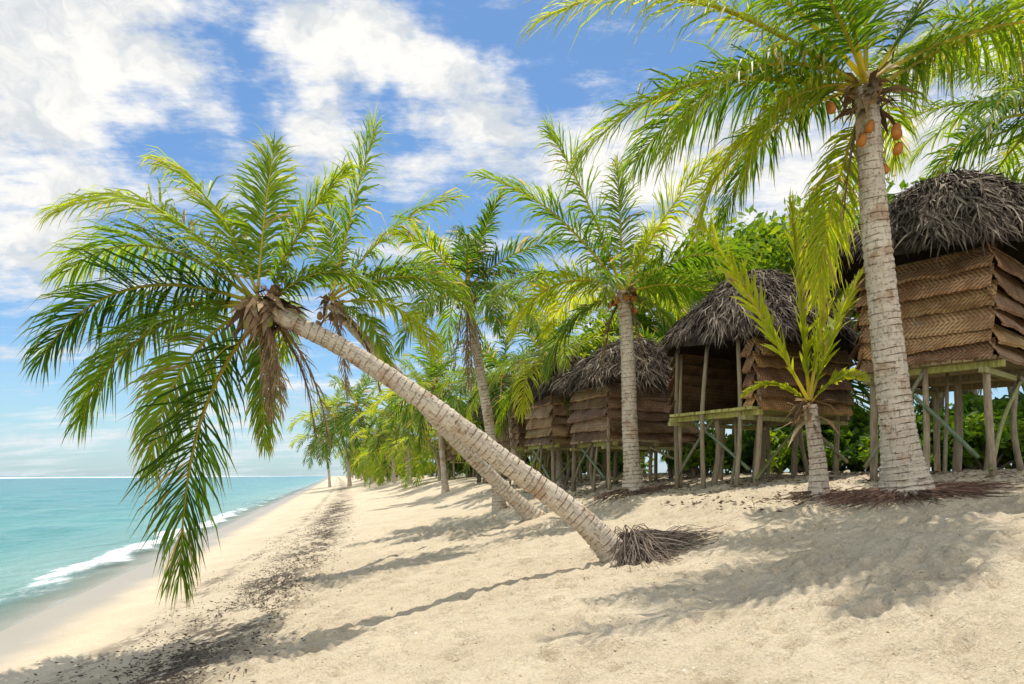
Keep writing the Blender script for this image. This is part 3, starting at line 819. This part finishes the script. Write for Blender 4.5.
# ------------------------------------------------------------------ beach sheet
def geo(a, b, first, ratio):
    out = []; x = a; st = first
    while x < b:
        x += st; st *= ratio; out.append(min(x, b))
    return out
xs = np.array(sorted([-v for v in geo(5.5, 6500, .08, 1.13)])+list(np.arange(-5.5, 8.0, .04))+geo(8.0, 6500, .08, 1.16))
ys = np.array([-30, -10, -3, 0, 1, 2]+list(np.arange(2.6, 11.5, .035))+geo(11.5, 7000, .05, 1.045))
X, Yg = np.meshgrid(xs, ys)
Z = smooth_gz(X, Yg)
Uu = X+SH*Yg+4.27
fade = np.clip((Uu-1.2)/2.5, 0, 1)*np.clip((60-Yg)/40, 0, 1)
Z = Z+fade*((vnoise(X*.9, Yg*.9, 1)-.5)*.06+(vnoise(X*2.3, Yg*2.3, 2)-.5)*.035+(vnoise(X*5.5, Yg*5.5, 3)-.5)*.032+(vnoise(X*12, Yg*12, 4)-.5)*.024)
for k in range(7500):     # footprints and scuffs
    y0 = 2.8+rng.random()**1.2*15
    lo = place_u(3.4, y0); x0 = rng.uniform(max(lo, -5), 8)
    r = rng.uniform(.04, .10); dp = rng.uniform(.008, .045); an = rng.random()*3.14; el = rng.uniform(.45, 1)
    i0, i1 = np.searchsorted(xs, [x0-3*r, x0+3*r]); j0, j1 = np.searchsorted(ys, [y0-3*r, y0+3*r])
    if i1-i0 < 2 or j1-j0 < 2: continue
    dx = X[j0:j1, i0:i1]-x0; dy = Yg[j0:j1, i0:i1]-y0
    a = (dx*math.cos(an)+dy*math.sin(an))/r; b = (-dx*math.sin(an)+dy*math.cos(an))/(r*el)
    q = a*a+b*b
    Z[j0:j1, i0:i1] += -dp*np.exp(-q*q)+dp*.4*np.exp(-(np.sqrt(q)-1.6)**2*4)
nx, ny = len(xs), len(ys)
V = np.stack([X, Yg, Z], -1).reshape(-1, 3)
i = np.arange(ny-1)[:, None]*nx; j = np.arange(nx-1)[None, :]
Fq = np.stack([i+j, i+j+1, i+nx+j+1, i+nx+j], -1).reshape(-1, 4)
mb = MB(); mb.add(V, [Fq])
me = mb.mesh('sand_beach', mat_sand(), smooth=True)
o = bpy.data.objects.new('sand_beach', me); COL.objects.link(o); o['kind'] = 'structure'
o['label'] = 'pale golden trampled sand sloping down to the water'

# ------------------------------------------------------------------ sea sheet
xs = np.array(sorted([-v for v in geo(3.0, 7000, .1, 1.045)])+[-2.5, -1, 2])
ys = np.array([-40, -10, 0, 3, 5]+geo(5, 7000, .2, 1.03))
X, Yg = np.meshgrid(xs, ys)
Uu = X+SH*Yg+4.27
wx = Uu+1.2*(vnoise(Yg*.12, Uu*.05, 3)-.5)
Z = np.where(Uu < -.4, np.clip((-Uu-.4)/3, 0, 1)*.06*np.sin(wx*1.5)*np.clip((Uu+60)/50, 0, 1), 0)
Z += .10*np.exp(-((wx+1.6)/.35)**2)*np.clip((Yg-8)/8, 0, 1)
Z += np.where(Uu < -3, (vnoise(X*.8, Yg*.5, 5)-.5)*.12*np.clip((-Uu-3)/3, 0, 1), 0)
Z += (vnoise(X*.02, Yg*.02, 8))*.9*np.exp(-((Uu+340)/60)**2)
nx, ny = len(xs), len(ys)
V = np.stack([X, Yg, Z], -1).reshape(-1, 3)
i = np.arange(ny-1)[:, None]*nx; j = np.arange(nx-1)[None, :]
Fq = np.stack([i+j, i+j+1, i+nx+j+1, i+nx+j], -1).reshape(-1, 4)
mb = MB(); mb.add(V, [Fq])
me = mb.mesh('sea_water', mat_sea(), smooth=True)
o = bpy.data.objects.new('sea_water', me); COL.objects.link(o); o['kind'] = 'structure'
o['label'] = 'shallow turquoise lagoon with small foaming waves'

# ------------------------------------------------------------------ debris
mb = MB()
def bit(x, y, s, col, flat=True):
    z = float(smooth_gz(x, y))+.012+rng.random()*.02
    a = rng.random()*6.28; d = np.array([math.cos(a), math.sin(a), rng.uniform(-.2, .3)]); n = np.array([-math.sin(a), math.cos(a), rng.uniform(-.4, .4)])
    c = np.array([x, y, z])
    w = s*rng.uniform(.15, .5)
    mb.add([c-d*s, c+n*w, c+d*s, c-n*w, c+np.array([0, 0, s*.35])], [np.array([[0, 1, 4], [1, 2, 4], [2, 3, 4], [3, 0, 4]])], np.array(col)*rng.uniform(.5, 1.5))
for k in range(13000):
    y = 3.6+rng.random()**1.7*36
    u = 1.2+.95*math.log(y)+rng.normal()*.34+(-1.0 if rng.random() < .12 else 0)
    if vnoise(u*1.6, y*.8, 21) < .36: continue
    bit(place_u(u, y), y, rng.uniform(.006, .030), (.07, .052, .04))
for k in range(2600):
    y = 3.0+rng.random()*14; u = rng.uniform(3.5, 13)
    bit(place_u(u, y), y, rng.uniform(.005, .020), (.14, .10, .06) if rng.random() < .6 else (.75, .7, .6))
for k in range(2600):
    y = 8.0+rng.random()*14; u = rng.uniform(9.2, 13)
    bit(place_u(u, y), y, rng.uniform(.012, .06), (.17, .11, .07))
me = mb.mesh('beach_debris', M_DEBRIS)
o = bpy.data.objects.new('beach_debris', me); COL.objects.link(o); o['kind'] = 'stuff'
o['label'] = 'dark seaweed, leaf litter and coral bits strewn on sand'; o['category'] = 'debris'

# ------------------------------------------------------------------ world
w = bpy.data.worlds.new('World'); scene.world = w; w.use_nodes = True
w.node_tree.nodes.clear(); nt = NT(w.node_tree)
out = nt.node('ShaderNodeOutputWorld'); bg = nt.node('ShaderNodeBackground')
sunvec = Vector((-.02, .27, 1.0)).normalized()
sky = nt.node('ShaderNodeTexSky', sky_type='NISHITA'); sky.sun_disc = False
sky.sun_elevation = math.asin(sunvec.z); sky.sun_rotation = math.atan2(sunvec.x, sunvec.y)
sky.air_density = 1.0; sky.dust_density = .6; sky.ozone_density = 2.0
d = nt.node('ShaderNodeTexCoord').outputs['Generated']
sep = nt.node('ShaderNodeSeparateXYZ'); nt.l.new(d, sep.inputs[0])
zz = nt.math('ADD', nt.math('MAXIMUM', sep.outputs[2], 0.0), .14)
cmb = nt.node('ShaderNodeCombineXYZ')
nt.put(cmb.inputs[0], nt.math('DIVIDE', sep.outputs[0], zz)); nt.put(cmb.inputs[1], nt.math('DIVIDE', sep.outputs[1], zz))
pl = nt.mapping(cmb.outputs[0], (.9, 3.0, 1), (0, 0, math.radians(-30)))
n1 = nt.noise(pl, 1.1, 7, .66, 0)
n2 = nt.noise(nt.mapping(d, (1, 1, 2.6), (0, math.radians(22), 0)), 8.0, 6, .68, 0)
warp = nt.vmath('SCALE', nt.vmath('SUBTRACT', nt.noise(d, 6.0, 4, .68, 0, 'Color'), (.5, .5, .5)), .20)
dw = nt.vmath('ADD', d, warp)
tot = nt.math('ADD', nt.math('MULTIPLY', n1, 1.15), nt.math('MULTIPLY', n2, .80))
for (px, py, r, amp) in [(50, 30, .28, .32), (40, 120, .16, .14), (30, 250, .14, .22), (330, 25, .12, .28), (400, 55, .11, .32), (470, 85, .10, .20), (235, 5, .10, .12), (470, 150, .16, .14), (340, 155, .12, .16),
                         (600, 210, .22, .2), (700, 60, .3, .10), (950, 150, .3, .2), (215, 112, .08, .20),
                         (230, 75, .13, -.28), (150, 180, .15, -.18), (400, 122, .09, -.18), (560, 90, .12, -.14), (60, 310, .14, -.10), (120, 340, .16, -.06)]:
    v = Vector(((px-512)/F, 1, (476-py)/F)).normalized()
    dist = nt.vmath('DISTANCE', dw, tuple(v))
    tot = nt.math('ADD', tot, nt.mapr(dist, r, 0, 0, amp))
tot = nt.math('ADD', tot, nt.mapr(sep.outputs[2], .30, .05, 0, .04))
cl = nt.mapr(tot, .91, 1.27, 0, 1)
haze = nt.mapr(sep.outputs[2], .20, -.01, 0, .45)
cshade = nt.mapr(nt.noise(nt.mapping(dw, (1, 1, 1.8)), 8, 5, .62), .34, .60, 0, 1)
K = 7.2
ccol = nt.mix(cshade, (.82*K, .90*K, 1.0*K), (1.22*K, 1.23*K, 1.24*K))
# unseen clouds behind the camera, added and brightened as fill for leaves and walls
back_fill = nt.mapr(sep.outputs[1], .15, -.5, 1.0, 1.75)
ccol = nt.mix(1.0, ccol, nt.vmath('SCALE', (1.0, .97, .92), back_fill), 'MULTIPLY')
cl = nt.math('MAXIMUM', cl, nt.mapr(sep.outputs[1], .1, -.5, 0, .72))  # extra cloud cover behind the camera, added for the same fill
skyc = nt.mix(1.0, sky.outputs[0], (.82, 1.08, 1.24), 'MULTIPLY')
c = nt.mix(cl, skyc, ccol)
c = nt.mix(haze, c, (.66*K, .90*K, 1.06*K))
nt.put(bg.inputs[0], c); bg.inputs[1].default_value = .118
nt.l.new(bg.outputs[0], out.inputs[0])

# ------------------------------------------------------------------ sun, camera
sl = bpy.data.lights.new('sun', 'SUN'); sl.energy = 5.0; sl.angle = math.radians(.53); sl.color = (1, .945, .855)
so = bpy.data.objects.new('sun', sl); COL.objects.link(so)
so.rotation_euler = (-sunvec).to_track_quat('-Z', 'Y').to_euler(); so.location = (0, 0, 20)
cam = bpy.data.cameras.new('camera'); cam.lens = 36*F/1024; cam.sensor_width = 36
cam.shift_y = 134/1024; cam.clip_end = 20000; cam.clip_start = .05
co = bpy.data.objects.new('camera', cam); co.location = (0, 0, EYE); co.rotation_euler = (math.radians(90), 0, 0)
COL.objects.link(co); scene.camera = co
